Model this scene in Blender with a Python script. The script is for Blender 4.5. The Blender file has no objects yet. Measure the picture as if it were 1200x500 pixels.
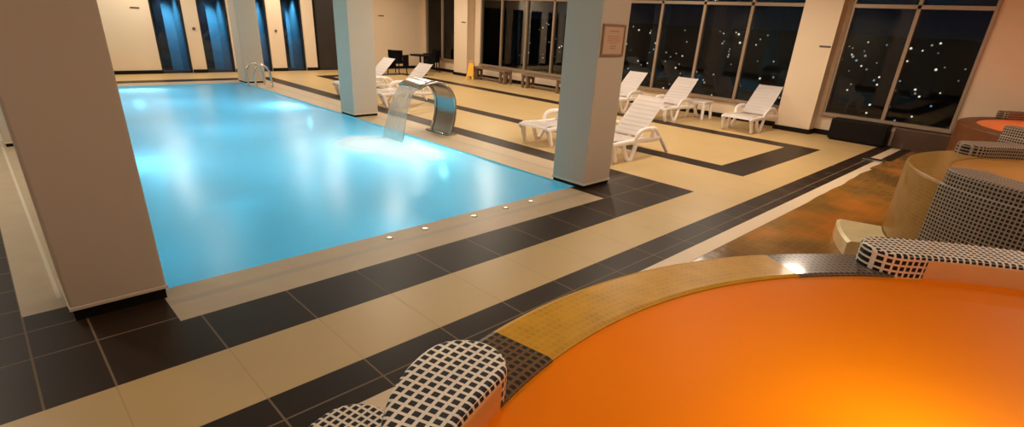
import bpy, bmesh, math, random
from mathutils import Vector, Matrix
random.seed(7)
S = bpy.context.scene
COL = S.collection
PI = math.pi

# ------------------------------------------------------------------ camera
cam = bpy.data.cameras.new('camera'); co = bpy.data.objects.new('camera', cam); COL.objects.link(co)
RX = Vector((0.7209996, -0.69103098, 0.05133957))
RY = Vector((-0.25175351, -0.3302568, -0.90969809))
RZ = Vector((0.64558481, 0.64296705, -0.4120845))
M = Matrix((RX, -RY, -RZ)).transposed().to_4x4()
M.translation = Vector((-5.484, -4.351, 2.0))
co.matrix_world = M
cam.sensor_width = 36; cam.lens = 620.468 / 1200 * 36; cam.shift_y = 54.66 / 1200
cam.clip_start = 0.05; cam.clip_end = 1000
S.camera = co

# ------------------------------------------------------------------ world, exposure
W = bpy.data.worlds.new('night'); S.world = W; W.use_nodes = True
bgn = W.node_tree.nodes['Background']; bgn.inputs[0].default_value = (0.004, 0.006, 0.012, 1); bgn.inputs[1].default_value = 0.6
S.view_settings.view_transform = 'Standard'; S.view_settings.look = 'None'
S.view_settings.exposure = 0.0; S.view_settings.gamma = 1.0; S.view_settings.use_curve_mapping = False
S.cycles.use_denoising = True
S.cycles.max_bounces = 10; S.cycles.transparent_max_bounces = 12
S.cycles.sample_clamp_indirect = 4.0
S.cycles.caustics_reflective = False; S.cycles.caustics_refractive = False

CEIL = 3.3
WARM = (1.0, 0.86, 0.69)
def light(kind, name, loc, power, color, size=0.3, target=None, spot=None, blend=0.6):
    l = bpy.data.lights.new(name, kind); l.energy = power; l.color = color
    if kind == 'AREA': l.shape = 'DISK'; l.size = size
    elif kind in ('POINT', 'SPOT'): l.shadow_soft_size = size
    if kind == 'SPOT' and spot: l.spot_size = math.radians(spot); l.spot_blend = blend
    o = bpy.data.objects.new(name, l); COL.objects.link(o); o.location = loc
    if target is not None:
        o.rotation_euler = (Vector(target) - Vector(loc)).to_track_quat('-Z', 'Y').to_euler()
    return o
DOWN = [(x, y, p) for x, y, p in (
    (2.2, 0.6, 85), (5.4, 0.6, 105), (2.2, 4.2, 90), (5.6, 4.2, 110), (2.2, 8.0, 90), (5.6, 8.0, 105),
    (2.2, 11.6, 85), (5.8, 12.2, 110), (-1.6, 13.9, 85), (2.2, 14.0, 75), (3.6, -1.9, 75),
    (-0.4, -2.2, 40), (-3.8, -2.6, 36), (-7.2, -1.6, 22), (-7.0, 4.0, 105), (-7.0, 10.0, 95), (-4.6, 13.8, 60), (4.2, -4.8, 30), (1.0, -5.2, 40), (-3.0, -6.6, 34), (-0.9, 3.4, 62), (-2.4, 8.0, 26))]  # those above tubs and pool are added fill for columns and foam
for x, y, p in DOWN:
    light('AREA', 'downlight_or_fill', (x, y, CEIL - 0.05), p * 0.63, WARM, 0.35)
# underwater pool lamps (basin walls and mid-water), added foam fills, tub lamps
POOLC = (0.33, 0.78, 0.98)
for p, e, t in (((-0.12, 2.9, -0.45), 36, (-4, 2.9, -0.6)), ((-0.12, 8.1, -0.45), 50, (-4, 8.1, -0.6)),
                ((-2.6, 12.08, -0.45), 50, (-2.6, 8, -0.6)), ((-4.74, 9.2, -0.45), 34, (0, 9.2, -0.6)),
                ((-4.74, 4.2, -0.45), 30, (0, 4.2, -0.6))):
    light('AREA', 'pool_lamp', p, e, POOLC, 0.25, t)
for p, e in (((-2.5, 2.2, -0.95), 9), ((-2.5, 6.0, -0.95), 32), ((-2.5, 9.6, -0.95), 32)):
    light('POINT', 'pool_glow_lamp', p, e, POOLC, 0.3)
light('POINT', 'foam_fill', (-.95, 3.65, -0.35), 48, (1.0, 0.84, 0.72), 0.1)  # unseen fills added to whiten the foam, tinted warm against the cyan water
light('POINT', 'foam_fill', (-.62, 2.8, -0.35), 30, (1.0, 0.84, 0.72), 0.1)
light('POINT', 'tub_lamp', (-3.75, -4.45, 0.5), 17, (1.0, 0.58, 0.15), 0.15)
light('POINT', 'tub_lamp', (-3.0, -5.6, 0.5), 5, (1.0, 0.52, 0.08), 0.15)
light('POINT', 'tub_lamp', (1.8, -5.0, 0.4), 9.0, (1.0, 0.76, 0.26), 0.15)
light('POINT', 'tub_lamp', (6.2, -4.6, 0.5), 26, (1.0, 0.34, 0.05), 0.15)

# ------------------------------------------------------------------ materials
def mat(name): 
    m = bpy.data.materials.new(name); m.use_nodes = True
    return m, m.node_tree, m.node_tree.nodes['Principled BSDF']
def N(nt, t, **kw):
    n = nt.nodes.new(t)
    for k, v in kw.items(): setattr(n, k, v)
    return n
def math_(nt, op, a, b=None, c=None):
    n = N(nt, 'ShaderNodeMath', operation=op)
    for i, v in enumerate((a, b, c)):
        if v is None: continue
        if isinstance(v, (int, float)): n.inputs[i].default_value = v
        else: nt.links.new(v, n.inputs[i])
    return n.outputs[0]
def mixc(nt, f, a, b):
    n = N(nt, 'ShaderNodeMix', data_type='RGBA')
    for s, v in ((n.inputs[0], f), (n.inputs[6], a), (n.inputs[7], b)):
        if isinstance(v, (int, float)): s.default_value = v
        elif isinstance(v, tuple): s.default_value = (*v, 1) if len(v) == 3 else v
        else: nt.links.new(v, s)
    return n.outputs[2]
def plain(name, c, rough=0.5, metal=0.0, vary=0.0, scale=3.0, coat=0.0, bump=0.0, emit=None, es=0, spec=0.5):
    m, nt, b = mat(name)
    b.inputs['Base Color'].default_value = (*c, 1); b.inputs['Roughness'].default_value = rough
    b.inputs['Metallic'].default_value = metal; b.inputs['Specular IOR Level'].default_value = spec; b.inputs['Coat Weight'].default_value = coat
    if emit: b.inputs['Emission Color'].default_value = (*emit, 1); b.inputs['Emission Strength'].default_value = es
    tc = N(nt, 'ShaderNodeTexCoord'); no = N(nt, 'ShaderNodeTexNoise'); no.inputs['Scale'].default_value = scale; no.inputs['Detail'].default_value = 4
    nt.links.new(tc.outputs['Object'], no.inputs['Vector'])
    if vary:
        d = tuple(x * (1 - vary) for x in c); l = tuple(min(1, x * (1 + vary)) for x in c)
        nt.links.new(mixc(nt, no.outputs['Fac'], d, l), b.inputs['Base Color'])
    if bump:
        bp = N(nt, 'ShaderNodeBump'); bp.inputs['Strength'].default_value = bump; bp.inputs['Distance'].default_value = 0.01
        nt.links.new(no.outputs['Fac'], bp.inputs['Height']); nt.links.new(bp.outputs[0], b.inputs['Normal'])
    return m
CREAM = plain('cream_tile', (0.58, 0.40, 0.178), 0.40, vary=0.09, scale=1.3)
DARK = plain('dark_tile', (0.028, 0.015, 0.008), 0.42, vary=0.25, scale=2.2, spec=0.18)
COPING = plain('coping_stone', (0.56, 0.41, 0.26), 0.42, vary=0.12, scale=5)
GROUT = plain('dark_tile_grout', (0.19, 0.13, 0.08), 0.8)
CGROUT = plain('cream_tile_grout', (0.50, 0.34, 0.17), 0.7)
LGROUT = plain('coping_groove', (0.72, 0.60, 0.45), 0.6)
GREYSTRIP = plain('drain_grate', (0.46, 0.36, 0.26), 0.4, vary=0.1, scale=40)
WHITES = plain('white_marble_strip', (0.74, 0.58, 0.40), 0.5, vary=0.06)
WALL = plain('cream_wall_paint', (0.78, 0.62, 0.45), 0.75, vary=0.03, scale=1.2)
CEILM = plain('ceiling_paint', (0.75, 0.66, 0.52), 0.9)
COLM = plain('column_plaster', (0.60, 0.50, 0.40), 0.7, vary=0.04, scale=1.5, bump=0.04)
TRIMM = plain('pale_trim', (0.75, 0.62, 0.48), 0.45)
BLACK = plain('black_base', (0.008, 0.006, 0.005), 0.5, spec=0.15)
BROWNM = plain('brown_tile', (0.085, 0.045, 0.028), 0.35, vary=0.2)
ALU = plain('window_frame_paint', (0.36, 0.26, 0.18), 0.45, metal=0.3)
STEEL = plain('brushed_steel', (0.62, 0.60, 0.56), 0.22, metal=1.0)
SPOUTM = plain('spout_steel', (0.42, 0.40, 0.36), 0.2, metal=1.0, vary=0.1, scale=6)
PLASTIC = plain('white_plastic', (0.92, 0.86, 0.84), 0.4)
BLACKP = plain('black_wicker', (0.007, 0.006, 0.007), 0.7, bump=0.3, scale=40, spec=.1)
YELLOW = plain('yellow_plastic', (0.85, 0.45, 0.03), 0.4)
WOOD = plain('bench_wood', (0.20, 0.13, 0.085), 0.5, vary=0.2, scale=8)
PAPER = plain('notice_paper', (0.62, 0.40, 0.27), 0.6, vary=0.05)
PFRAME = plain('notice_frame', (0.30, 0.17, 0.10), 0.45)
INK = plain('notice_ink', (0.33, 0.20, 0.14), 0.7)
REDINK = plain('notice_red_ink', (0.50, 0.24, 0.16), 0.7)
PLATE = plain('bronze_plate', (0.10, 0.07, 0.05), 0.5)
DOORM = plain('dark_door_panel', (0.030, 0.022, 0.018), 0.4, vary=0.2)
NICHE = plain('niche_wall_paint', (0.22, 0.30, 0.34), 0.35, vary=0.15)
NICHED = plain('niche_dark_panel', (0.012, 0.013, 0.016), 0.3)
CITYG = plain('night_ground', (0.01, 0.01, 0.012), 0.95)
LAMPG = plain('lamp_lens', (1, 0.9, 0.75), 0.4, emit=(1.0, 0.78, 0.5), es=4)
CITYW = plain('city_lamp_white', (1, 0.9, 0.7), 0.5, emit=(1.0, 0.80, 0.55), es=1.4)
CITYY = plain('city_lamp_dim', (1, 0.8, 0.5), 0.5, emit=(0.85, 0.75, 0.55), es=.5)
CITYB = plain('city_lamp_cool', (0.7, 0.85, 1), 0.5, emit=(0.65, 0.85, 1.0), es=.4)
STONE = plain('step_stone', (0.90, 0.66, 0.36), 0.3, vary=0.35, scale=4, coat=0.4)
PEACH = plain('peach_tile_face', (0.80, 0.43, 0.16), 0.25, vary=0.06, scale=8, coat=0.3)
POOLT = plain('pool_tile', (0.30, 0.72, 0.82), 0.4, vary=0.05, scale=2)
TUBT = plain('tub_lining', (0.75, 0.40, 0.12), 0.4, vary=0.05)
FOAM = bpy.data.materials.new('foam'); FOAM.use_nodes = True; _nt = FOAM.node_tree; _nt.nodes.clear()
_o = N(_nt, 'ShaderNodeOutputMaterial'); _d = N(_nt, 'ShaderNodeBsdfDiffuse'); _t = N(_nt, 'ShaderNodeBsdfTranslucent'); _tr = N(_nt, 'ShaderNodeBsdfTransparent')
_d.inputs[0].default_value = (.95, .97, .98, 1); _t.inputs[0].default_value = (.95, .97, .98, 1)
_m1 = N(_nt, 'ShaderNodeMixShader'); _m1.inputs[0].default_value = .25; _nt.links.new(_d.outputs[0], _m1.inputs[1]); _nt.links.new(_t.outputs[0], _m1.inputs[2])
_at = N(_nt, 'ShaderNodeAttribute'); _at.attribute_name = 'cover'
_tc = N(_nt, 'ShaderNodeTexCoord'); _no = N(_nt, 'ShaderNodeTexNoise'); _no.inputs['Scale'].default_value = 5; _no.inputs['Detail'].default_value = 5; _nt.links.new(_tc.outputs['Object'], _no.inputs['Vector'])
_c = math_(_nt, 'MULTIPLY', _at.outputs['Fac'], math_(_nt, 'ADD', math_(_nt, 'MULTIPLY', _no.outputs['Fac'], 1.6), .6)); _c = math_(_nt, 'MINIMUM', _c, 1.0)
_m2 = N(_nt, 'ShaderNodeMixShader'); _nt.links.new(_c, _m2.inputs[0]); _nt.links.new(_tr.outputs[0], _m2.inputs[1]); _nt.links.new(_m1.outputs[0], _m2.inputs[2]); _nt.links.new(_m2.outputs[0], _o.inputs[0])
BLUEL = plain('pool_lamp_lens', (0.8, 0.95, 1), 0.4, emit=(0.6, 0.92, 1.0), es=4)

def water_mat(name, tint, body, trans, rough, bump, scale, sc=(1, 1, 1), ior=1.33):
    m = bpy.data.materials.new(name); m.use_nodes = True; nt = m.node_tree; nt.nodes.clear()
    out = N(nt, 'ShaderNodeOutputMaterial')
    tr = N(nt, 'ShaderNodeBsdfTransparent'); tr.inputs[0].default_value = (*tint, 1)
    tl = N(nt, 'ShaderNodeBsdfTranslucent'); tl.inputs[0].default_value = (*body, 1)
    df = N(nt, 'ShaderNodeBsdfDiffuse'); df.inputs[0].default_value = (*body, 1)
    m1 = N(nt, 'ShaderNodeMixShader'); m1.inputs[0].default_value = 0.25
    nt.links.new(tl.outputs[0], m1.inputs[1]); nt.links.new(df.outputs[0], m1.inputs[2])
    m2 = N(nt, 'ShaderNodeMixShader'); m2.inputs[0].default_value = 1 - trans
    nt.links.new(tr.outputs[0], m2.inputs[1]); nt.links.new(m1.outputs[0], m2.inputs[2])
    gl = N(nt, 'ShaderNodeBsdfGlossy'); gl.inputs['Roughness'].default_value = rough
    fr = N(nt, 'ShaderNodeFresnel'); fr.inputs['IOR'].default_value = ior
    tc = N(nt, 'ShaderNodeTexCoord'); mp = N(nt, 'ShaderNodeMapping'); mp.inputs['Scale'].default_value = sc
    no = N(nt, 'ShaderNodeTexNoise'); no.inputs['Scale'].default_value = scale; no.inputs['Detail'].default_value = 3
    nt.links.new(tc.outputs['Object'], mp.inputs[0]); nt.links.new(mp.outputs[0], no.inputs['Vector'])
    bp = N(nt, 'ShaderNodeBump'); bp.inputs['Strength'].default_value = bump; bp.inputs['Distance'].default_value = 0.02
    nt.links.new(no.outputs['Fac'], bp.inputs['Height'])
    nt.links.new(bp.outputs[0], gl.inputs['Normal'])
    m3 = N(nt, 'ShaderNodeMixShader')
    nt.links.new(fr.outputs[0], m3.inputs[0]); nt.links.new(m2.outputs[0], m3.inputs[1]); nt.links.new(gl.outputs[0], m3.inputs[2])
    nt.links.new(m3.outputs[0], out.inputs[0])
    return m
WATER = water_mat('pool_water', (0.45, 0.88, 0.96), (0.34, 0.74, 0.86), 0.13, 0.27, 0.25, 1.6)
TUBW = water_mat('orange_tub_water', (1.0, 0.55, 0.14), (1.0, 0.54, 0.02), 0.35, 0.38, 0.2, 1.2, ior=1.10)
TUBW2 = water_mat('amber_tub_water', (0.95, 0.66, 0.18), (0.90, 0.66, 0.22), 0.3, 0.2, 0.2, 1.5)
FALL = water_mat('falling_water', (0.97, 0.97, 0.96), (0.86, 0.83, 0.78), 0.68, 0.6, 0.3, 9, (1, 3, 0.25), 1.08)

def glass_mat():
    m = bpy.data.materials.new('window_glass'); m.use_nodes = True; nt = m.node_tree; nt.nodes.clear()
    out = N(nt, 'ShaderNodeOutputMaterial'); tr = N(nt, 'ShaderNodeBsdfTransparent'); tr.inputs[0].default_value = (0.75, 0.8, 0.85, 1)
    gl = N(nt, 'ShaderNodeBsdfGlossy'); gl.inputs['Roughness'].default_value = 0.02
    fr = N(nt, 'ShaderNodeFresnel'); fr.inputs['IOR'].default_value = 1.4
    mx = N(nt, 'ShaderNodeMixShader'); nt.links.new(fr.outputs[0], mx.inputs[0])
    nt.links.new(tr.outputs[0], mx.inputs[1]); nt.links.new(gl.outputs[0], mx.inputs[2]); nt.links.new(mx.outputs[0], out.inputs[0])
    return m
GLASS = glass_mat()

def mosaic(name, R, tile, grout, p=0.034, w=0.62, rough=0.3, coat=0.0, zp=None):
    """small square tiles laid out along a ring of radius R around the object's own centre"""
    m, nt, b = mat(name)
    tc = N(nt, 'ShaderNodeTexCoord'); sp = N(nt, 'ShaderNodeSeparateXYZ'); nt.links.new(tc.outputs['Object'], sp.inputs[0])
    x, y, z = sp.outputs
    ang = math_(nt, 'ARCTAN2', y, x); u = math_(nt, 'MULTIPLY', ang, R / p)
    r = math_(nt, 'SQRT', math_(nt, 'ADD', math_(nt, 'MULTIPLY', x, x), math_(nt, 'MULTIPLY', y, y)))
    gm = N(nt, 'ShaderNodeNewGeometry'); sn = N(nt, 'ShaderNodeSeparateXYZ'); nt.links.new(gm.outputs['Normal'], sn.inputs[0])
    up = math_(nt, 'GREATER_THAN', math_(nt, 'ABSOLUTE', sn.outputs[2]), 0.6)
    vr = math_(nt, 'MULTIPLY', r, 1 / p); vz = math_(nt, 'MULTIPLY', z, 1 / p)
    v = math_(nt, 'ADD', math_(nt, 'MULTIPLY', vr, up), math_(nt, 'MULTIPLY', vz, math_(nt, 'SUBTRACT', 1.0, up)))
    def band(t): return math_(nt, 'LESS_THAN', math_(nt, 'ABSOLUTE', math_(nt, 'SUBTRACT', math_(nt, 'FRACT', t), 0.5)), w / 2)
    k = math_(nt, 'MULTIPLY', band(u), band(v))
    no = N(nt, 'ShaderNodeTexNoise'); no.inputs['Scale'].default_value = 9; nt.links.new(tc.outputs['Object'], no.inputs['Vector'])
    t2 = mixc(nt, no.outputs['Fac'], tuple(c * 0.6 for c in tile), tuple(c * 1.4 for c in tile))
    g2 = mixc(nt, no.outputs['Fac'], tuple(c * 0.8 for c in grout), tuple(min(1, c * 1.15) for c in grout))
    nt.links.new(mixc(nt, k, g2, t2), b.inputs['Base Color'])
    b.inputs['Roughness'].default_value = rough; b.inputs['Coat Weight'].default_value = coat
    b.inputs['Coat Roughness'].default_value = 0.08; b.inputs['Specular IOR Level'].default_value = 0.25
    bp = N(nt, 'ShaderNodeBump'); bp.inputs['Strength'].default_value = 0.5; bp.inputs['Distance'].default_value = 0.004; bp.invert = True
    nt.links.new(k, bp.inputs['Height']); nt.links.new(bp.outputs[0], b.inputs['Normal'])
    return m
def gridmat(name, p, tile, grout, w, rough, coat=0, vary=0.25):
    m, nt, b = mat(name)
    tc = N(nt, 'ShaderNodeTexCoord'); sp = N(nt, 'ShaderNodeSeparateXYZ'); nt.links.new(tc.outputs['Object'], sp.inputs[0])
    def band(t, q): return math_(nt, 'LESS_THAN', math_(nt, 'ABSOLUTE', math_(nt, 'SUBTRACT', math_(nt, 'FRACT', math_(nt, 'MULTIPLY', t, 1 / q)), 0.5)), w / 2)
    k = math_(nt, 'MULTIPLY', band(sp.outputs[0], p), band(sp.outputs[1], p))
    no = N(nt, 'ShaderNodeTexNoise'); no.inputs['Scale'].default_value = 1.7; no.inputs['Detail'].default_value = 5; nt.links.new(tc.outputs['Object'], no.inputs['Vector'])
    t2 = mixc(nt, no.outputs['Fac'], tuple(c * (1 - vary) for c in tile), tuple(c * (1 + vary) for c in tile))
    nt.links.new(mixc(nt, k, grout, t2), b.inputs['Base Color'])
    b.inputs['Roughness'].default_value = rough; b.inputs['Coat Weight'].default_value = coat; b.inputs['Coat Roughness'].default_value = 0.05
    bp = N(nt, 'ShaderNodeBump'); bp.inputs['Strength'].default_value = 0.25; bp.inputs['Distance'].default_value = 0.01
    nt.links.new(no.outputs['Fac'], bp.inputs['Height']); nt.links.new(bp.outputs[0], b.inputs['Normal'])
    return m
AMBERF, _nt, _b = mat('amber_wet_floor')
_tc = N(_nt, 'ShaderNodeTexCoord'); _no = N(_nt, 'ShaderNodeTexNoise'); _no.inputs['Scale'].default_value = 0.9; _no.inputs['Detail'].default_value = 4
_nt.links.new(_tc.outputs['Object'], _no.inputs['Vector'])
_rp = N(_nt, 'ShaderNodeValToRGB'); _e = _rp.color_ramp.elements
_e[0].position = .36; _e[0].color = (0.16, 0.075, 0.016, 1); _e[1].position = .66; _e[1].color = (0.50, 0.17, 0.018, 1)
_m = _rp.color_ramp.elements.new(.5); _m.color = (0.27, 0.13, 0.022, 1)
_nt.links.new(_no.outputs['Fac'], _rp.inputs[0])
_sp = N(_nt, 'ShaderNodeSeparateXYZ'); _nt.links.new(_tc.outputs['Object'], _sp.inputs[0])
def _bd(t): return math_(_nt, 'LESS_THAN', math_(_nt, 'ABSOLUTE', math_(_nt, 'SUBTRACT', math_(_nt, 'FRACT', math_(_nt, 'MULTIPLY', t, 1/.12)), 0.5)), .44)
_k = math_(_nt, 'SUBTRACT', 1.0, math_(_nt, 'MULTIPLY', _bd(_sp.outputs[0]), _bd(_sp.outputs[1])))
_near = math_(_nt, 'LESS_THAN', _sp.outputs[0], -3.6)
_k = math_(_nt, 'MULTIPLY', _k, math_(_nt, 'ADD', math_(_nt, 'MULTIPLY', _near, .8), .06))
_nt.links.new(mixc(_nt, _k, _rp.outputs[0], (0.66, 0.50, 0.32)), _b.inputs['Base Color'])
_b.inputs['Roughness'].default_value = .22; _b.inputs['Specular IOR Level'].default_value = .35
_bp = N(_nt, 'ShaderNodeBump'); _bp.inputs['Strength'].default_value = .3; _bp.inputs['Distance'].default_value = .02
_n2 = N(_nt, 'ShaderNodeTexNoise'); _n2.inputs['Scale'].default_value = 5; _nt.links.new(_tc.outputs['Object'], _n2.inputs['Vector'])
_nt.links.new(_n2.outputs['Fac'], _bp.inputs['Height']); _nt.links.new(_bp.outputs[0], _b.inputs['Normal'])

# ------------------------------------------------------------------ geometry helpers
def new(name, bm, m, parent=None, smooth=False, mats=None):
    me = bpy.data.meshes.new(name); bm.normal_update(); bm.to_mesh(me); bm.free()
    for x in (mats or [m]): me.materials.append(x)
    if smooth:
        for p in me.polygons: p.use_smooth = True
    o = bpy.data.objects.new(name, me); COL.objects.link(o)
    if parent: o.parent = parent
    return o
def box(bm, x0, x1, y0, y1, z0, z1, bev=0.0, mi=0):
    vs = [bm.verts.new(p) for p in ((x0,y0,z0),(x1,y0,z0),(x1,y1,z0),(x0,y1,z0),(x0,y0,z1),(x1,y0,z1),(x1,y1,z1),(x0,y1,z1))]
    fs = [bm.faces.new([vs[i] for i in f]) for f in ((3,2,1,0),(4,5,6,7),(0,1,5,4),(1,2,6,5),(2,3,7,6),(3,0,4,7))]
    for f in fs: f.material_index = mi
    if bev:
        bmesh.ops.bevel(bm, geom=list({e for f in fs for e in f.edges}), offset=bev, segments=2, affect='EDGES', profile=0.5)
def tube(bm, pts, r, n=8, flat=1.0):
    pts = [Vector(p) for p in pts]; rings = []
    rr = r if isinstance(r, (list, tuple)) else [r] * len(pts)
    up = None
    for i, p in enumerate(pts):
        t = (pts[min(i+1, len(pts)-1)] - pts[max(i-1, 0)]).normalized()
        if up is None:
            up = Vector((0, 1, 0)) if abs(t.y) < 0.9 else Vector((1, 0, 0))
        a = (up - t * up.dot(t)).normalized(); b = t.cross(a); up = a
        rings.append([bm.verts.new(p + (a * math.cos(k*2*PI/n) + b * math.sin(k*2*PI/n) * flat) * rr[i]) for k in range(n)])
    for i in range(len(rings)-1):
        for k in range(n):
            bm.faces.new((rings[i][k], rings[i][(k+1)%n], rings[i+1][(k+1)%n], rings[i+1][k]))
    bm.faces.new(rings[0][::-1]); bm.faces.new(rings[-1])
def smoothpts(pts, n=6):
    P = [Vector(p) for p in pts]; out = []
    for i in range(len(P)-1):
        p0, p1, p2, p3 = P[max(i-1,0)], P[i], P[i+1], P[min(i+2,len(P)-1)]
        for k in range(n):
            t = k / n
            out.append(0.5*((2*p1)+(p2-p0)*t+(2*p0-5*p1+4*p2-p3)*t*t+(3*p1-p0-3*p2+p3)*t**3))
    out.append(P[-1]); return out
def tag(o, label=None, cat=None, group=None, kind=None):
    if label: o['label'] = label
    if cat: o['category'] = cat
    if group: o['group'] = group
    if kind: o['kind'] = kind
    return o
def empty(name, loc, rz=0.0):
    o = bpy.data.objects.new(name, None); COL.objects.link(o); o.location = loc; o.rotation_euler = (0, 0, rz); o.empty_display_size = 0.2
    return o
def copy_tree(o, parent=None):
    c = o.copy(); COL.objects.link(c)
    if parent: c.parent = parent
    for ch in KIDS.get(o.name, []): 
        k = copy_tree(ch, c)
    return c
KIDS = {}
def reg(root, *ch): KIDS.setdefault(root.name, []).extend(ch)
def struct(o): o['kind'] = 'structure'; return o
def lathe(bm, prof, a0, a1, n, closed=False):
    """profile of (r, z) swept between two angles (degrees)"""
    k = n if closed else n + 1; rows = []
    for i in range(k):
        a = math.radians(a0 + (a1 - a0) * i / n)
        rows.append([bm.verts.new((r * math.cos(a), r * math.sin(a), z)) for r, z in prof])
    for i in range(n):
        A, B = rows[i], rows[(i+1) % k]
        for j in range(len(prof)-1): bm.faces.new((A[j], A[j+1], B[j+1], B[j]))
    return rows

# ------------------------------------------------------------------ floor
PX0, PY1 = -4.86, 12.3          # pool: x PX0..0, y 0..PY1
X0, X1, Y0, Y1 = -9.0, 8.1, -9.0, 15.0
rects = [(X0, X1, Y0, Y1, 0)]   # 0 cream 1 dark 2 coping 3 dark grout 4 cream grout 5 groove 6 drain 7 white -1 hole
def R_(x0, x1, y0, y1, k): rects.append((x0, x1, y0, y1, k))
# cream joints
for i in range(-2, 22):
    x = -4.15 + i * 0.597; R_(x - .004, x + .004, -1.75, -1.11, 4)
R_(X0, X1, Y0, -1.75, 1)                                     # dark rows by the tubs
for i in range(-8, 22):
    x = -4.15 + i * 0.597; R_(x - .006, x + .006, -2.11, -1.75, 3)
R_(X0, X1, -1.985, -1.973, 3)
R_(X0, 2.64 - 1.42, -1.11, 13.4, 1)                          # dark border round the pool
R_(X0, -5.66, -1.11, Y1, 1)
for i in range(0, 10):
    x = -4.75 + i * 0.597; R_(x - .006, x + .006, -1.11, -.57 if i < 8 else -.2, 3)
for x in (-5.34, -5.66, -6.26, -6.86, -7.46, -8.06): R_(x - .006, x + .006, -1.11, 0.12 if x > -5.5 else 13.4, 3)
for i in range(40):
    y = -.505 + .376 * i; R_(X0, -5.66, y - .006, y + .006, 3)
R_(-5.66, -4.75, -.511, -.499, 3); R_(-5.66, -4.9, -.135, -.123, 3)
R_(-.1, 1.22, -.576, -.564, 3); R_(.55, 1.22, -.12, -.108, 3)
R_(-5.66, .80, .12, 12.87, 2)                                # coping ring
R_(-4.88, -.1, -.57, .2, 2)
R_(-4.88, -.1, -.30, -.22, 6)
R_(.36, .44, .4, 12.6, 6); R_(-5.30, -5.22, .12, 12.6, 6)
R_(-5.455, -5.43, .3, 12.6, 5)
R_(PX0, 0, 0, PY1, -1)
# seating field: dark frames
R_(2.64, 6.12, -1.15, 13.4, 1); R_(3.04, 5.68, -.61, 12.9, 0)
R_(X0, X1, -2.29, -2.11, 7); R_(6.15, X1, -2.29, -2.11, 1); R_(6.15, X1, -2.14, -1.98, 7)
R_(X0, X1, Y0, -2.29, 1)
xs = sorted({r[0] for r in rects} | {r[1] for r in rects}); ys = sorted({r[2] for r in rects} | {r[3] for r in rects})
bm = bmesh.new(); vc = {}
def V(i, j):
    if (i, j) not in vc: vc[(i, j)] = bm.verts.new((xs[i], ys[j], 0))
    return vc[(i, j)]
for i in range(len(xs)-1):
    cx = (xs[i] + xs[i+1]) / 2
    cand = [r for r in rects if r[0] < cx < r[1]]
    for j in range(len(ys)-1):
        cy = (ys[j] + ys[j+1]) / 2; k = 0
        for r in cand:
            if r[2] < cy < r[3]: k = r[4]
        if k < 0: continue
        f = bm.faces.new((V(i,j), V(i+1,j), V(i+1,j+1), V(i,j+1))); f.material_index = k
struct(new('floor', bm, None, mats=[CREAM, DARK, COPING, GROUT, CGROUT, LGROUT, GREYSTRIP, WHITES]))
# amber wet floor of the tub area, a few mm above
bm = bmesh.new(); _lo = []; _hi = []
for i in range(341):
    x = X0 + i * .05
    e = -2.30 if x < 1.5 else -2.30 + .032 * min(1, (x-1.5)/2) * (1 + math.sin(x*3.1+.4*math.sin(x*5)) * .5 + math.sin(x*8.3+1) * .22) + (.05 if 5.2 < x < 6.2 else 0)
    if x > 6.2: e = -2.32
    _lo.append(bm.verts.new((x, Y0, .004))); _hi.append(bm.verts.new((x, e, .004)))
for i in range(340): bm.faces.new((_lo[i], _lo[i+1], _hi[i+1], _hi[i]))
struct(new('floor', bm, AMBERF))
# irregular amber overflow stain on the white strip is real water: skip; pool basin
bm = bmesh.new()
D = -1.45
a = [(PX0,0),(0,0),(0,PY1),(PX0,PY1)]
top = [bm.verts.new((x,y,0)) for x,y in a]; bot = [bm.verts.new((x,y,D)) for x,y in a]
for i in range(4): bm.faces.new((top[i], top[(i+1)%4], bot[(i+1)%4], bot[i]))
bm.faces.new(bot)
tag(new('pool_basin', bm, POOLT), kind='structure')
# pool water with gentle swell
bm = bmesh.new(); nx, ny = 60, 140; g = []
for i in range(nx+1):
    for j in range(ny+1):
        x = PX0 + 0.004 + (-PX0 - 0.008) * i / nx; y = 0.004 + (PY1 - .008) * j / ny
        g.append(bm.verts.new((x, y, -0.03 + 0.003 * math.sin(2.1*x + 1.3*y) + 0.002 * math.sin(3.7*y - 1.9*x))))
for i in range(nx):
    for j in range(ny):
        k = i*(ny+1)+j; bm.faces.new((g[k], g[k+ny+1], g[k+ny+2], g[k+1]))
tag(new('pool_water', bm, WATER, smooth=True), 'bright turquoise water filling the lit indoor swimming pool', 'water', kind='stuff')

# ------------------------------------------------------------------ walls
def wall(name, boxes, m=WALL):
    bm = bmesh.new()
    for b in boxes: box(bm, *b)
    return struct(new(name, bm, m))
WINS = [(-2.80, -0.42), (0.47, 5.60), (6.60, 11.40), (12.72, 14.75)]
SILL, HEAD = 0.45, 3.05
bx = [(8.1, 8.4, Y0, 15.3, -0.05, SILL), (8.1, 8.4, Y0, 15.3, HEAD, CEIL)]
yy = Y0
for a0, a1 in WINS: bx.append((8.1, 8.4, yy, a0, SILL, HEAD)); yy = a1
bx.append((8.1, 8.4, yy, 15.3, SILL, HEAD))
for y0 in (-.33, 5.77, 11.80): bx.append((7.78, 8.1, y0, y0 + .76, 0, CEIL))
wall('wall_right', bx)
NI = [(-1.36, -.52), (-.12, .73), (1.13, 1.93), (2.42, 3.12)]
bx = []; xx = X0 - .3
for a0, a1 in NI: bx.append((xx, a0, 15.0, 15.25, -.05, CEIL)); xx = a1
bx.append((xx, 3.52, 15.0, 15.25, -.05, CEIL)); bx.append((5.60, 8.1, 15.0, 15.25, -.05, CEIL))
for a0, a1 in NI + [(3.52, 5.60)]: bx.append((a0, a1, 15.0, 15.25, 2.45, CEIL))
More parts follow.
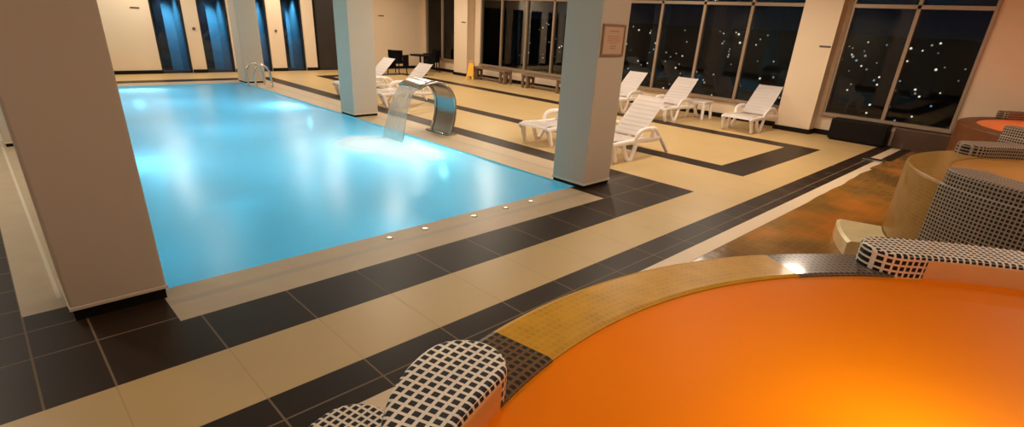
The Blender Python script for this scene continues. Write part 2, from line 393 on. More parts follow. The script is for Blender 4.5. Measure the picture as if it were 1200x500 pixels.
wall('wall_back', bx)
wall('wall_left', [(X0-.3, X0, Y0, 15.3, -.05, CEIL)])
wall('wall_front', [(X0-.3, 8.4, Y0-.3, Y0, -.05, CEIL)])
bm = bmesh.new(); box(bm, X0-.3, 8.4, Y0-.3, 16.5, CEIL, CEIL+.15); struct(new('ceiling', bm, CEILM))
def skirting(name, boxes):
    bm = bmesh.new()
    for b in boxes: box(bm, *b)
    struct(new(name, bm, BLACK))
skirting('baseboard_right', [(8.075, 8.1, -.75, -.33, 0, .11), (7.755, 7.78, -.355, .455, 0, .10), (7.78, 8.1, -.355, -.33, 0, .10), (8.075, 8.1, .43, 5.77, 0, .11),
                             (8.075, 8.1, 6.53, 11.8, 0, .11), (7.755, 7.78, 5.745, 6.555, 0, .10), (7.755, 7.78, 11.775, 12.585, 0, .10), (8.075, 8.1, 12.56, 15, 0, .11)])
b = []; xx = X0
for a0, a1 in NI: b.append((xx, a0, 14.975, 15.0, 0, .10)); xx = a1
b += [(xx, 3.52, 14.975, 15, 0, .1), (5.6, 8.1, 14.975, 15, 0, .1)]
skirting('baseboard_back', b)

# windows: frame + mullions + bar + panes
MUL = [[-1.60], [1.67, 2.87, 4.07, 5.27], [7.90, 9.10, 10.30], [13.67]]
for n, (a0, a1) in enumerate(WINS):
    bm = bmesh.new(); w = .055
    box(bm, 8.02, 8.16, a0, a1, SILL-.03, SILL+.04); box(bm, 8.06, 8.16, a0, a1, HEAD-.05, HEAD)
    box(bm, 8.06, 8.16, a0, a0+w, SILL, HEAD); box(bm, 8.06, 8.16, a1-w, a1, SILL, HEAD)
    box(bm, 8.05, 8.16, a0, a1, 2.60, 2.67)
    fr = new('window_%d' % (n+1), bm, ALU); struct(fr)
    for y in MUL[n]:
        bm = bmesh.new(); box(bm, 8.05, 8.17, y-.035, y+.035, SILL, HEAD, .004); new('mullion', bm, ALU, fr)
    e = [a0+w] + MUL[n] + [a1-w]
    for i in range(len(e)-1):
        for z0, z1 in ((SILL+.04, 2.60), (2.67, HEAD-.05)):
            bm = bmesh.new(); box(bm, 8.11, 8.118, e[i]+(.035 if i else 0), e[i+1]-.035, z0, z1); new('glass_pane', bm, GLASS, fr)
# brown tiled ledge under the window beside the tubs
bm = bmesh.new(); box(bm, 7.85, 8.1, -3.1, -1.92, 0, .40, .01); struct(new('trim_1', bm, BROWNM))

# blue lit door niches in the back wall
for n, (a0, a1) in enumerate(NI):
    bm = bmesh.new()
    box(bm, a0-.02, a0, 15.25, 16.1, 0, 2.6); box(bm, a1, a1+.02, 15.25, 16.1, 0, 2.6); box(bm, a0, a1, 16.1, 16.12, 0, 2.6); box(bm, a0, a1, 15.25, 16.12, 2.6, 2.62)
    box(bm, a0, a1, 15.0, 16.12, -.02, 0.0, mi=1)
    box(bm, a0+.28, a0+.50, 15.9, 16.1, 0, 2.6, mi=1)
    struct(new('wall_niche', bm, None, mats=[NICHE, NICHED]))
    bm = bmesh.new(); box(bm, a0+.02, a1-.02, 15.1, 15.11, .02, 2.43)
    d = struct(new('door_%d' % (n+1), bm, GLASS))
    bm = bmesh.new(); box(bm, a0, a0+.05, 15.06, 15.16, 0, 2.45); box(bm, a1-.05, a1, 15.06, 15.16, 0, 2.45); box(bm, a0, a1, 15.06, 15.16, 2.4, 2.45); box(bm, a0, a1, 15.06, 15.16, 0, .05)
    new('door_frame', bm, NICHED, d)
    light('SPOT', 'niche_lamp', ((a0+a1)/2 + .15, 15.55, 2.5), 420, (0.17, 0.66, 1.0), .06, ((a0+a1)/2+.18, 16.1, 0.5), 60, 1.0)
# dark sliding doors
bm = bmesh.new(); box(bm, 3.52, 5.6, 15.1, 15.16, 0, 2.45); d = struct(new('door_5', bm, DOORM))
bm = bmesh.new()
for x in (3.52, 4.54, 5.50): box(bm, x, x+.1, 15.04, 15.1, 0, 2.45)
new('door_frame', bm, BLACK, d)

# ------------------------------------------------------------------ columns
COLS = []
def column(x0, y0, label):
    ph = .08 if y0 < 0 and x0 < -1 else .045
    r = empty('column', (x0+.28, y0+.28, 0)); tag(r, label, 'column')
    bm = bmesh.new(); box(bm, -.28, .28, -.28, .28, ph + .02, CEIL, .012); new('shaft', bm, COLM, r)
    bm = bmesh.new(); box(bm, -.288, .288, -.288, .288, ph, ph + .025, .003); new('base_trim', bm, TRIMM, r)
    bm = bmesh.new(); box(bm, -.27, .27, -.27, .27, 0, ph); new('plinth', bm, BLACK, r)  # on the farther columns this black band only stands in for shadow
    COLS.append(r)
column(-5.41, -.16, 'large beige square column in the left foreground at the near pool corner')
column(-.01, -.16, 'square column with framed notice at the near right pool corner')
column(-.01, 5.94, 'bluish grey square column at the middle of the right pool edge')
column(-.01, 12.05, 'square column beside the chrome ladder at the far pool corner')
column(-5.41, 5.94, 'pale column half hidden behind the large left foreground column')
column(-5.41, 12.05, 'far left pool corner column hidden behind the foreground column')

# framed notice on the near column
r = empty('framed_notice', (.245, -.172, 1.84)); tag(r, 'small framed notice with faint red text on the near right column', 'sign')
bm = bmesh.new()
for a in ((-.225,.225,-.012,.012,.155,.18),(-.225,.225,-.012,.012,-.18,-.155),(-.225,-.20,-.012,.012,-.155,.155),(.20,.225,-.012,.012,-.155,.155)): box(bm, *a, .002)
new('frame', bm, PFRAME, r)
bm = bmesh.new(); box(bm, -.2, .2, -.002, .010, -.155, .155); new('paper', bm, PAPER, r)
for z, w, m_ in ((.10, .09, INK), (.045, .13, REDINK), (.02, .12, REDINK), (-.005, .135, REDINK), (-.03, .08, REDINK), (-.065, .06, INK), (-.09, .05, INK)):
    bm = bmesh.new(); n = 24; lo = []; hi = []
    for i in range(n+1):
        x = -w + 2*w*i/n; t = .0015 if i % random.choice((4, 5)) == 0 else random.uniform(.004, .0065)
        lo.append(bm.verts.new((x, -.0032, z-t))); hi.append(bm.verts.new((x, -.0032, z+t)))
    for i in range(n): bm.faces.new((lo[i], lo[i+1], hi[i+1], hi[i]))
    new('text_line', bm, m_, r)

# wall vents
for (p, ax, lab) in (((7.775, -.20, 1.83), 'y', 'thin dark slot plate on the pillar between the right windows'),
                     ((7.775, 12.0, 1.84), 'y', 'thin dark slot plate on the far pillar left of the windows'),
                     ((-1.72, 14.995, 1.775), 'x', 'thin dark slot plate on the far back wall left of blue doors'),
                     ((6.2, 14.995, 1.9), 'x', 'thin dark slot plate on the back wall above the black chairs')):
    bm = bmesh.new()
    if ax == 'y':
        box(bm, -.008, .005, -.115, .115, -.018, .018, .003)
    else:
        box(bm, -.115, .115, -.008, .005, -.018, .018, .003)
    o = new('wall_plate', bm, PLATE); o.location = p; tag(o, lab, 'wall plate')
for p, lab in (((-.30, 14.99, 1.27), 'small round dark door knob plate on the pier right of the first blue door'),
               ((2.17, 14.99, 1.27), 'small round dark knob plate on the pier right of the far column')):
    bm = bmesh.new(); lathe(bm, [(0, .03), (.03, .028), (.04, .01), (.045, 0)], 0, 360, 16, True)
    o = new('door_stop_plate', bm, PLATE, smooth=True); o.location = p; o.rotation_euler = (PI/2, 0, 0); tag(o, lab, 'wall fitting')

# ------------------------------------------------------------------ ceiling lamps, unseen, some added as fill
proto = None
for i, (x, y, p) in enumerate(DOWN):
    if proto is None:
        proto = empty('ceiling_downlight_or_fill', (x, y, CEIL))
        bm = bmesh.new(); lathe(bm, [(.17, 0), (.17, -.012), (.21, -.012), (.21, 0)], 0, 360, 24, True); a = new('rim', bm, STEEL, proto)
        bm = bmesh.new(); lathe(bm, [(0.001, -.006), (.17, -.006)], 0, 360, 24, True); b_ = new('lens', bm, LAMPG, proto)
        reg(proto, a, b_); o = proto
    else: o = copy_tree(proto)
    o.location = (x, y, CEIL); tag(o, 'round warm unseen ceiling downlight or added fill above the pool hall', 'ceiling light', 'ceiling downlights')

# ------------------------------------------------------------------ hot tubs
def arc_pad(c_a0, c_a1, ri, ro, z0, z1, taper=0):
    """raised pad following the rim, half-round ends"""
    rm = (ri + ro) / 2; h = (ro - ri) / 2; pts = []
    a0, a1 = math.radians(c_a0), math.radians(c_a1); n = 28
    for i in range(n+1):
        a = a0 + (a1-a0)*i/n; q = ro - taper*(math.degrees(a)-c_a0)**2; pts.append((q*math.cos(a), q*math.sin(a)))
    def cap(a, s):
        c = Vector((rm*math.cos(a), rm*math.sin(a))); er = Vector((math.cos(a), math.sin(a))); et = Vector((-math.sin(a), math.cos(a))) * s
        return [c + er*h*math.cos(t) + et*h*math.sin(t) for t in [PI*k/12 for k in range(1, 12)]]
    if taper: q0 = ro - taper*(c_a1-c_a0)**2; h0, rm0 = h, rm; rm = (ri+q0)/2; h = (q0-ri)/2
    pts += [tuple(p) for p in cap(a1, 1)]
    if taper: h, rm = h0, rm0
    for i in range(n+1):
        a = a1 + (a0-a1)*i/n; pts.append((ri*math.cos(a), ri*math.sin(a)))
    pts += [tuple(p) for p in cap(a0, -1)[::-1]]
    bm = bmesh.new(); rings = []
    cen = [Vector(p) for p in pts]; N_ = len(pts)
    for z, ins in ((z0, 0), (z1-.018, 0), (z1-.006, .005), (z1, .018)):
        ring = []
        for i, p in enumerate(cen):
            t = (cen[(i+1) % N_] - cen[i-1]).normalized(); nrm = Vector((-t.y, t.x))
            q = p + nrm * ins; ring.append(bm.verts.new((q.x, q.y, z)))
        rings.append(ring)
    for k in range(len(rings)-1):
        for i in range(N_): bm.faces.new((rings[k][i], rings[k][(i+1)%N_], rings[k+1][(i+1)%N_], rings[k+1][i]))
    bm.faces.new(rings[-1]); bmesh.ops.triangulate(bm, faces=[bm.faces[-1] if False else f for f in bm.faces if len(f.verts) > 4])
    return bm
def hot_tub(loc, Ro, Ri, z, pads, segs, base, label, group, water, wlabel, panels=True):
    r = empty('hot_tub', loc); tag(r, label, 'hot tub')
    mos = mosaic('black_white_mosaic', Ro, (0.010, 0.008, 0.007), (0.88, 0.80, 0.68) if panels else (0.34, 0.27, 0.20), w=.66, rough=.45)
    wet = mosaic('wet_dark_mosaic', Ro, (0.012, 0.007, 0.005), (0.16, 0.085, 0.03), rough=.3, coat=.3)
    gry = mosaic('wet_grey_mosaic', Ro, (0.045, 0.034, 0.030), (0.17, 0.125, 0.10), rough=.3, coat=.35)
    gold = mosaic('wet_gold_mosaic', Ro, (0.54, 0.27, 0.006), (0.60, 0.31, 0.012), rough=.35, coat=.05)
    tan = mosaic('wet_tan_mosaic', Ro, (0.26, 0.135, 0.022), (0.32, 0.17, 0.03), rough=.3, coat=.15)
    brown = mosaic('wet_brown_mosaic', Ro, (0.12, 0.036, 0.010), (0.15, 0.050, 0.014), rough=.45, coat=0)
    MT = dict(mos=mos, wet=wet, gry=gry, gold=gold, brown=brown, tan=tan)
    bm = bmesh.new(); lathe(bm, [(Ri, z-.03), (Ri-.02, .35), (Ri-.5, .30), (Ri-.52, .12), (0.01, .12)], 0, 360, 96, True); new('lining', bm, TUBT, r, smooth=True)
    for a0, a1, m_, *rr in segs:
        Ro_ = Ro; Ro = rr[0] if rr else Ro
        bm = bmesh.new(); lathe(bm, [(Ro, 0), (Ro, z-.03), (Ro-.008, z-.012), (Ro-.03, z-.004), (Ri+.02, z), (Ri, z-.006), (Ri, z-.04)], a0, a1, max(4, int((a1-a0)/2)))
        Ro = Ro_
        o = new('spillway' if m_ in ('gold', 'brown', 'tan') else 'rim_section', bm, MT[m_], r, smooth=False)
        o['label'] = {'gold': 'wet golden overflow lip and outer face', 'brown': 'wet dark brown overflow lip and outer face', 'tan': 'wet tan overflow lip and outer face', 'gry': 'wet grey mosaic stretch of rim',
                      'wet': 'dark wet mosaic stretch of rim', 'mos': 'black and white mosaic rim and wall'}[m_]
    for a0, a1, *tp in pads:
        p = new('headrest_pad', arc_pad(a0, a1, Ri+.0, Ro-.01, z-.02 if not tp else z-.2, z+.11, *tp), mos, r)
        if panels:
            bm = bmesh.new(); lathe(bm, [(Ri-.004, z-.03), (Ri-.006, z+.085), (Ri+.0, z+.09)], a0, a1-2.4 if a1 < 90 else a1, 30)
            q = new('pad_face', bm, PEACH, p, smooth=True); q['label'] = 'smooth peach inner face of the pad'
    bm = bmesh.new(); n = 96
    rows = lathe(bm, [(Ri+.002 if False else Ri-.001, z-.012)] + [(Ri*k/10, z-.012 + .0015*math.sin(k*2)) for k in range(9, 0, -1)] + [(.01, z-.012)], 0, 360, n, True)
    bmesh.ops.recalc_face_normals(bm, faces=list(bm.faces))
    if sum(f.normal.z for f in bm.faces) < 0: bmesh.ops.reverse_faces(bm, faces=list(bm.faces))
    w = new('tub_water', bm, water, smooth=True); w.location = loc; tag(w, wlabel, 'water', kind='stuff')
    return r
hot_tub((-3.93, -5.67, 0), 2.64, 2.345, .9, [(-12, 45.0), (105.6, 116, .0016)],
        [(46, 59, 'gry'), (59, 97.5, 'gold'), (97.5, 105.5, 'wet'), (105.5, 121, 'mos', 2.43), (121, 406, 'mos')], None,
        'large round mosaic hot tub in the right foreground', None, TUBW, 'glowing orange water filling the large foreground hot tub')
hot_tub((1.6, -4.95, 0), 1.68, 1.30, .9, [(36, 56), (136, 200)],
        [(56, 133, 'tan'), (133, 416, 'mos')], None,
        'middle round hot tub with dim amber water and black mosaic wall', None, TUBW2, 'dim amber water in the middle hot tub', panels=False)
hot_tub((6.15, -4.85, 0), 1.80, 1.56, .9, [(40, 52), (143, 200)],
        [(52, 141, 'brown'), (141, 412, 'mos')], None,
        'farthest round hot tub with dark brown wall by the far wall', None, TUBW, 'orange water in the farthest hot tub', panels=False)
# curved kerb at the foot of the big tub and pale step by the middle tub
o = new('mosaic_step', arc_pad(106, 140, 2.84, 3.16, 0, .50), mosaic('step_mosaic', 3.0, (0.010, 0.008, 0.007), (0.80, 0.70, 0.58), w=.66, rough=.45))
o.location = (-3.93, -5.67, 0); tag(o, 'low curved black and white mosaic step at bottom edge beside foreground tub', 'step')
bm = bmesh.new(); pr = [(1.69, 0), (1.69, .17), (2.08, .16), (2.11, .14), (2.11, 0)]
rows = lathe(bm, pr, 103, 124, 20); bm.faces.new(rows[0]); bm.faces.new(rows[-1][::-1])
o = new('stone_step', bm, STONE); o.location = (1.6, -4.95, 0); tag(o, 'low curved cream stone step at foot of the middle hot tub', 'step')

# ------------------------------------------------------------------ loungers
def make_lounger():
    r = empty('sun_lounger', (0, 0, 0)); parts = []
    def P(o): parts.append(o); return o
    hw = .315
    # seat: rails and slats, nose turned down
    def seatz(x): return .335 + .02*math.cos(x*3.2) - (.05*(1-x/.12)**2 if x < .12 else 0)
    bm = bmesh.new(); n = 70
    up = [[bm.verts.new((x, s*hw*(0.93 if x < .05 else 1), seatz(x)+(0.012 if abs(s) == 1 else 0)-(.010 if abs(s) < .9 and round(x/.94*n) % 7 == 1 else 0))) for s in (-1, -.88, -.86, .86, .88, 1)] for x in [.94*i/n for i in range(n+1)]]
    for i in range(n):
        for j in range(5):
            bm.faces.new((up[i][j], up[i+1][j], up[i+1][j+1], up[i][j+1]))
    bmesh.ops.solidify(bm, geom=list(bm.faces), thickness=.035)
    P(new('seat', bm, PLASTIC, r))
    # backrest
    ang = math.radians(43); L = .85; bm = bmesh.new(); rows = []
    m = 66
    for i in range(m+1):
        t = L*i/m; z = .335 + math.sin(ang)*t + .01; x = .90 + math.cos(ang)*t
        w = (.285 if t > .05 else .29) * (1 - .10*max(0, t/L-.75)*4*.4)
        rows.append([bm.verts.new((x, s*w, z + (.01 if abs(s) == 1 else 0) - (.011 if abs(s) < .9 and i % 7 == 1 else 0))) for s in (-1, -.86, -.84, .84, .86, 1)])
    for i in range(m):
        for j in range(5):
            bm.faces.new((rows[i][j], rows[i+1][j], rows[i+1][j+1], rows[i][j+1]))
    bmesh.ops.solidify(bm, geom=list(bm.faces), thickness=.03)
    P(new('backrest', bm, PLASTIC, r))
    for s in (-1, 1):
        bm = bmesh.new(); tube(bm, smoothpts([(.02, s*hw, .30), (.4, s*hw, .305), (.95, s*hw, .30), (1.2, s*.30, .28), (1.42, s*.30, .28)]), .034, 8, 1.3); P(new('side_rail', bm, PLASTIC, r))
        bm = bmesh.new(); tube(bm, smoothpts([(.08, s*hw, .30), (.13, s*hw, .18), (.24, s*hw, .05), (.36, s*hw, .02), (.44, s*hw, .10), (.52, s*hw, .24), (.62, s*hw, .30)]), .024, 8, 1.2); P(new('leg', bm, PLASTIC, r)) if False else bm.free()
        bm = bmesh.new(); tube(bm, smoothpts([(.10, s*hw, .30), (.13, s*hw*1.02, .16), (.18, s*hw*1.04, .02)]), [.036]*7+[.031]*5+[.026], 8, 1.5); P(new('leg', bm, PLASTIC, r))
        bm = bmesh.new(); tube(bm, smoothpts([(.36, s*hw, .30), (.42, s*hw*1.02, .14), (.50, s*hw*1.06, .025), (.58, s*hw*1.06, .025), (.66, s*hw*1.04, .14), (.74, s*hw, .30)]), .032, 8, 1.3); P(new('leg', bm, PLASTIC, r))
        bm = bmesh.new(); tube(bm, smoothpts([(1.10, s*.30, .47), (1.28, s*.30, .44), (1.48, s*.30, .28), (1.66, s*.31, .10), (1.74, s*.32, .02)]), .028, 8, 1.3); P(new('leg', bm, PLASTIC, r))
        bm = bmesh.new(); tube(bm, smoothpts([(.66, s*.33, .32), (.71, s*.345, .42), (.82, s*.345, .47), (1.0, s*.34, .475), (1.12, s*.33, .45), (1.19, s*.31, .36), (1.20, s*.30, .29)]), .027, 8, 1.5); P(new('armrest', bm, PLASTIC, r))
    reg(r, *parts)
    for p in parts:
        for f in p.data.polygons: f.use_smooth = p.name.split('.')[0] not in ('seat', 'backrest')
    return r
LP = [(1.35, .775, 0, 'white plastic sun lounger just right of the near notice column'),
      (1.35, 2.15, 0, 'white plastic sun lounger whose head end hides behind the notice column'),
      (6.28, .725, 0, 'white sun lounger standing alone right of the small white table'),
      (5.75, 2.55, 0, 'white sun lounger just left of the small white table by the windows'),
      (5.75, 4.0, 0, 'white sun lounger by the windows immediately beside the notice column'),
      (1.05, 7.0, 0, 'white sun lounger behind the steel waterfall spout'),
      (1.05, 8.65, 0, 'white sun lounger right beside the bluish middle column')]
pl = make_lounger()
for i, (x, y, rz, lab) in enumerate(LP):
    o = pl if i == 0 else copy_tree(pl)
    o.location = (x, y, 0); o.rotation_euler = (0, 0, rz); tag(o, lab, 'sun lounger', 'white plastic sun loungers')

# small plastic table
r = empty('side_table', (7.45, 2.2, 0)); tag(r, 'small low white plastic table between two loungers by the windows', 'table')
bm = bmesh.new(); box(bm, -.24, .24, -.24, .24, .385, .42, .012); box(bm, -.22, .22, -.22, .22, .35, .39, .004); new('table_top', bm, PLASTIC, r)
for sx in (-1, 1):
    for sy in (-1, 1):
        bm = bmesh.new(); tube(bm, [(sx*.19, sy*.19, .37), (sx*.20, sy*.20, .2), (sx*.215, sy*.215, 0)], [.045, .040, .032], 8); new('leg', bm, PLASTIC, r)

# ------------------------------------------------------------------ waterfall spout
r = empty('waterfall_spout', (0, 3.83, 0)); tag(r, 'curved steel waterfall spout arching over the right pool edge', 'fountain')
prof = smoothpts([(.62, 0, 0), (.70, 0, .22), (.735, 0, .45), (.70, 0, .68), (.56, 0, .85), (.36, 0, .93), (.20, 0, .93), (.06, 0, .90), (-.05, 0, .85)], 8)
bm = bmesh.new(); hw = .29; th = .035; rows = []
for i, p in enumerate(prof):
    t = (prof[min(i+1, len(prof)-1)] - prof[max(i-1, 0)]).normalized(); nn = Vector((t.z, 0, -t.x))
    rows.append([bm.verts.new(p + Vector((0, s*hw, 0)) + nn*d) for s, d in ((-1, 0), (1, 0), (1, th), (-1, th))])
for i in range(len(rows)-1):
    for k in range(4): bm.faces.new((rows[i][k], rows[i][(k+1)%4], rows[i+1][(k+1)%4], rows[i+1][k]))
bm.faces.new(rows[0][::-1]); bm.faces.new(rows[-1]); bmesh.ops.recalc_face_normals(bm, faces=list(bm.faces))
new('blade', bm, SPOUTM, r)
for s in (-1, 1):
    bm = bmesh.new(); tube(bm, [p + Vector((0, s*(hw+.005), 0)) for p in prof], .028, 8); new('edge_tube', bm, SPOUTM, r, smooth=True)
bm = bmesh.new(); box(bm, .52, .74, -.34, .34, 0, .025, .005); new('base_plate', bm, SPOUTM, r)
# falling sheet of water
bm = bmesh.new(); rows = []
for i in range(25):
    t = i/24*.43; x = -.055 - .95*t; z = .84 - .25*t - 4.9*t*t
    if z < -.03: z = -.03
    w = .26 + .05*i/24
    rows.append([bm.verts.new((x - .012*math.sin(k*1.7+i*.2), w*(k/10-1) , z)) for k in range(21)])
for i in range(24):
    for k in range(20): bm.faces.new((rows[i][k], rows[i][k+1], rows[i+1][k+1], rows[i+1][k]))
o = new('water_curtain', bm, FALL, smooth=True); o.location = (0, 3.83, 0)
md = o.modifiers.new('thick', 'SOLIDIFY'); md.thickness = .01
tag(o, 'translucent sheet of water falling from the steel spout into the pool', 'water', kind='stuff')
# foam where it lands
bm = bmesh.new(); lay = bm.verts.layers.float.new('cover'); gx, gy = 60, 90; gg = []
def blob(x, y): return max(math.exp(-((x+.95)/.42)**2 - ((y-3.72)/.50)**2), .9*math.exp(-((x+.62)/.22)**2 - ((y-2.75)/.40)**2), .8*math.exp(-((x+.80)/.25)**2 - ((y-3.2)/.40)**2))
for i in range(gx+1):
    for j in range(gy+1):
        x = -2.1 + 2.09*i/gx; y = 1.7 + 3.6*j/gy; c_ = max(0, blob(x, y) - .08)/.92
        v = bm.verts.new((x, y, -.024 + .035*c_*(1 + .35*math.sin(11*x+3*y)*math.cos(9*y)))); v[lay] = min(1, c_*3.2); gg.append(v)
for i in range(gx):
    for j in range(gy):
        q = [gg[i*(gy+1)+j], gg[(i+1)*(gy+1)+j], gg[(i+1)*(gy+1)+j+1], gg[i*(gy+1)+j+1]]
        if max(v[lay] for v in q) > 0.001: bm.faces.new(q)
for v in [v for v in bm.verts if not v.link_faces]: bm.verts.remove(v)
tag(new('water_foam', bm, FOAM, smooth=True), 'white foam on the pool where the waterfall lands', 'foam', kind='stuff')

# ------------------------------------------------------------------ ladder
r = empty('pool_ladder', (0, 11.3, 0)); tag(r, 'chrome pool ladder with curved handrails at the far pool corner', 'ladder')
for y in (-.28, .28):
    bm = bmesh.new(); tube(bm, smoothpts([(-.10, y, -.9), (-.10, y, 0), (-.10, y, .36), (-.05, y, .50), (.06, y, .57), (.18, y, .54), (.28, y, .42), (.32, y, .2), (.33, y, 0)], 6), .026, 10); new('handrail', bm, STEEL, r, smooth=True)
for z in (-.25, -.5, -.75):
    bm = bmesh.new(); box(bm, -.13, -.06, -.28, .28, z-.015, z+.015, .004); new('step', bm, STEEL, r)

# pool lamp lenses (under water) and small glowing studs on the near coping
for i, (p, rt, lab) in enumerate((((-.01, 2.9, -.45), (0, -PI/2, 0), 'near the waterfall'), ((-.01, 8.1, -.45), (0, -PI/2, 0), 'between middle column and ladder'), ((-2.6, 12.29, -.45), (PI/2, 0, 0), 'in the far end wall'))):
    bm = bmesh.new(); lathe(bm, [(.001, .03), (.10, .028), (.13, .015), (.14, 0)], 0, 360, 24, True)
    o = new('underwater_light', bm, BLUEL, smooth=True); o.location = p; o.rotation_euler = rt; tag(o, 'round bright underwater pool light ' + lab, 'pool light')
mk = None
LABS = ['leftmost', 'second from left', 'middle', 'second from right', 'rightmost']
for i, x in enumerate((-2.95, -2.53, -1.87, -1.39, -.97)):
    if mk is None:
        mk = empty('coping_stud', (x, -.12, 0))
        bm = bmesh.new(); lathe(bm, [(.001, .012), (.018, .011), (.024, .008)], 0, 360, 16, True); a = new('lens', bm, plain('stud_glow', (.95, .85, .6), .3, emit=(1, .85, .55), es=1.2), mk)
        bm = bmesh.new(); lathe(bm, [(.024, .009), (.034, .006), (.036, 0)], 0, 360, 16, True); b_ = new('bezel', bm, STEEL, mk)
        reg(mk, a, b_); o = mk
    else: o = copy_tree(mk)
    o.location = (x, -.12, 0); tag(o, LABS[i] + ' of five tiny glowing studs along the near pool coping', 'marker light', 'glowing studs along the near coping')

# ------------------------------------------------------------------ background furniture
bm = bmesh.new(); box(bm, 7.60, 7.98, -1.84, -.78, .03, .44, .015)
r = empty('low_bench', (0, 0, 0)); tag(r, 'long low black bench box under the right window', 'bench')
new('body', bm, BLACK, r)
bm = bmesh.new(); box(bm, 7.62, 7.96, -1.80, -.82, 0, .03); new('plinth', bm, BLACK, r)
# steel cover at the strip joint
bm = bmesh.new(); box(bm, 5.9, 6.1, -2.26, -1.93, 0, .03, .006)
tag(new('drain_cover', bm, STEEL), 'small grey metal cover at the break in the white floor strip', 'drain cover')
# wooden benches by the far windows
def bench(y0, y1, lab):
    r = empty('wooden_bench', (7.6, (y0+y1)/2, 0)); h = (y1-y0)/2; tag(r, lab, 'bench', 'brown benches under the far windows')
    bm = bmesh.new()
    for k in range(3): box(bm, -.19+.13*k, -.08+.13*k, -h, h, .38, .43, .006)
    new('seat', bm, WOOD, r)
    for s in (-1, 1):
        bm = bmesh.new(); yc = s*(h-.14); 
        box(bm, -.18, -.10, yc-.13, yc-.07, 0, .38); box(bm, .10, .18, yc-.13, yc-.07, 0, .38); box(bm, -.18, -.10, yc+.07, yc+.13, 0, .38); box(bm, .10, .18, yc+.07, yc+.13, 0, .38); box(bm, -.15, .15, yc-.1, yc+.1, .28, .36)
        new('leg_frame', bm, WOOD, r)
    bm = bmesh.new(); box(bm, -.03, .03, -h+.2, h-.2, .06, .11); new('stretcher', bm, WOOD, r)
bench(9.35, 11.15, 'brown low bench beside the yellow floor sign under far windows')
bench(6.75, 8.55, 'brown low bench nearer the notice column under far windows')
# yellow wet floor sign
r = empty('floor_sign', (7.35, 11.0, 0), .5); tag(r, 'yellow folding wet floor sign left of the brown benches', 'floor sign')
for s in (-1, 1):
    bm = bmesh.new()
    vs = []
    for (y, z) in ((-.14, 0), (-.09, 0), (-.07, .12), (.07, .12), (.09, 0), (.14, 0), (.085, .55), (-.085, .55)):
        for d in (0, .018): vs.append(bm.verts.new((s*(.17*(1-z/.55)+.01) + s*d, y, z)))
    n = 8
    bm.faces.new([vs[2*i] for i in range(n)]); bm.faces.new([vs[2*i+1] for i in range(n)][::-1])
    for i in range(n): bm.faces.new((vs[2*i], vs[2*i+1], vs[2*((i+1)%n)+1], vs[2*((i+1)%n)]))
    bmesh.ops.recalc_face_normals(bm, faces=list(bm.faces)); new('panel', bm, YELLOW, r)
bm = bmesh.new(); tube(bm, smoothpts([(0, -.08, .54), (0, -.05, .60), (0, .05, .60), (0, .08, .54)]), .014); new('handle', bm, YELLOW, r)
# black armchairs and table
def chair(x, y, rz, lab, first=None):
    if first is None:
        r = empty('armchair', (x, y, 0), rz); ps = []
        bm = bmesh.new(); box(bm, -.25, .25, -.25, .25, .36, .44, .02); ps.append(new('seat', bm, BLACKP, r))
        bm = bmesh.new(); pts = [(-.30*math.cos(a), .30*math.sin(a)) for a in [math.radians(t) for t in range(-75, 76, 15)]]
        tb = [(bm.verts.new((p[0], p[1], .42)), bm.verts.new((p[0]*1.08, p[1]*1.05, .82 - .0*abs(p[1])))) for p in pts]
        for i in range(len(tb)-1): bm.faces.new((tb[i][0], tb[i+1][0], tb[i+1][1], tb[i][1]))
        bmesh.ops.solidify(bm, geom=list(bm.faces), thickness=.03); ps.append(new('backrest', bm, BLACKP, r))
        for s in (-1, 1):
            bm = bmesh.new(); box(bm, -.1, .28, s*.30-.03, s*.30+.03, .62, .66, .01); box(bm, -.05, .27, s*.30-.02, s*.30+.02, .22, .63); ps.append(new('armrest', bm, BLACKP, r))
        for sx in (-1, 1):
            for sy in (-1, 1):
                bm = bmesh.new(); tube(bm, [(sx*.22, sy*.22, .38), (sx*.25, sy*.25, 0)], .018); ps.append(new('leg', bm, BLACKP, r))
        reg(r, *ps)
    else:
        r = copy_tree(first); r.location = (x, y, 0); r.rotation_euler = (0, 0, rz)
    tag(r, lab, 'armchair', 'black armchairs in the far corner'); return r
c0 = chair(5.75, 13.3, .4, 'black armchair left of the black table in the far corner')
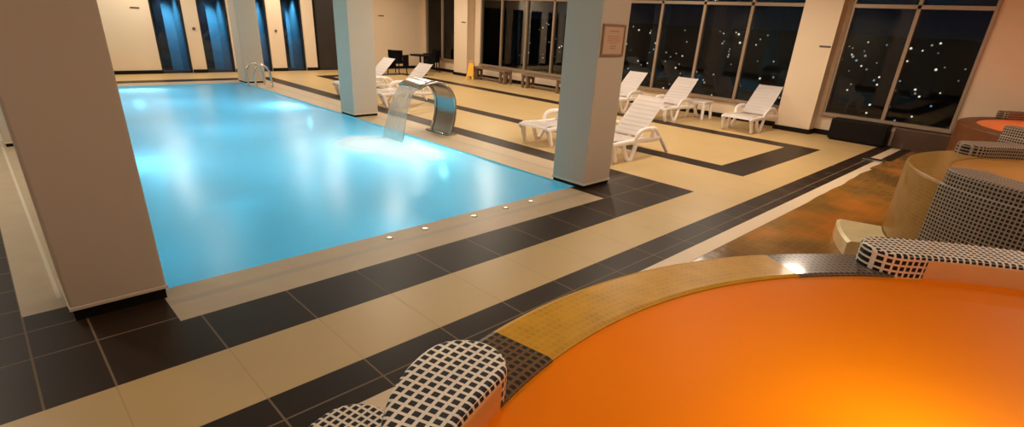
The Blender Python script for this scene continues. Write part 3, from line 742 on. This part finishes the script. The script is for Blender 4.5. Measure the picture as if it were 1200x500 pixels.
chair(7.45, 13.5, PI-.4, 'black armchair right of the black table, against the far window', c0)
r = empty('cafe_table', (6.35, 12.7, 0)); tag(r, 'small black round table between the armchairs in the far corner', 'table')
bm = bmesh.new(); lathe(bm, [(.001, .70), (.36, .70), (.38, .69), (.38, .665), (.36, .655), (.001, .655)], 0, 360, 28, True); new('table_top', bm, BLACKP, r)
bm = bmesh.new(); lathe(bm, [(.03, .66), (.03, .05), (.05, .03)], 0, 360, 14, True); new('pedestal', bm, BLACKP, r)
bm = bmesh.new(); lathe(bm, [(.001, .04), (.22, .025), (.24, 0)], 0, 360, 24, True); new('base', bm, BLACKP, r)

# ------------------------------------------------------------------ night city beyond the glass
bm = bmesh.new()
vs = [bm.verts.new(p) for p in ((20, -250, -30), (20, 350, -30), (150, 350, -22), (150, -250, -22), (260, -250, 4), (260, 350, 4))]
bm.faces.new((vs[0], vs[3], vs[2], vs[1])); bm.faces.new((vs[3], vs[4], vs[5], vs[2]))
struct(new('ground_outside', bm, CITYG))
protos = []
for m_, n_ in ((CITYW, 'w'), (CITYY, 'y'), (CITYB, 'b')):
    bm = bmesh.new(); bmesh.ops.create_icosphere(bm, subdivisions=1, radius=.5); me = bpy.data.meshes.new('city_light'); bm.to_mesh(me); bm.free(); me.materials.append(m_); protos.append(me)
pts_done = []
WND = [(.10, .29)] * 4 + [(.34, .62)] * 5 + [(.70, .84)] * 2
while len(pts_done) < 285:
    x = random.uniform(90, 252)
    y = -4.35 + (x+5.5) * math.tan(random.uniform(*random.choice(WND)))
    z = -22 + max(0, x-150)*.236 if x > 150 else -30 + 8*(x-20)/130
    if any((x-a)**2 + (y-b)**2 < 6 for a, b in pts_done): continue
    pts_done.append((x, y))
    o = bpy.data.objects.new('city_light', random.choice((protos[0], protos[0], protos[1], protos[1], protos[2]))); COL.objects.link(o)
    s = x / 160 * random.uniform(.28, .66); o.scale = (s, s, s); o.location = (x, y, z + s*.42)
    tag(o, 'tiny distant city light in the night beyond the windows', 'city light', 'distant city lights')
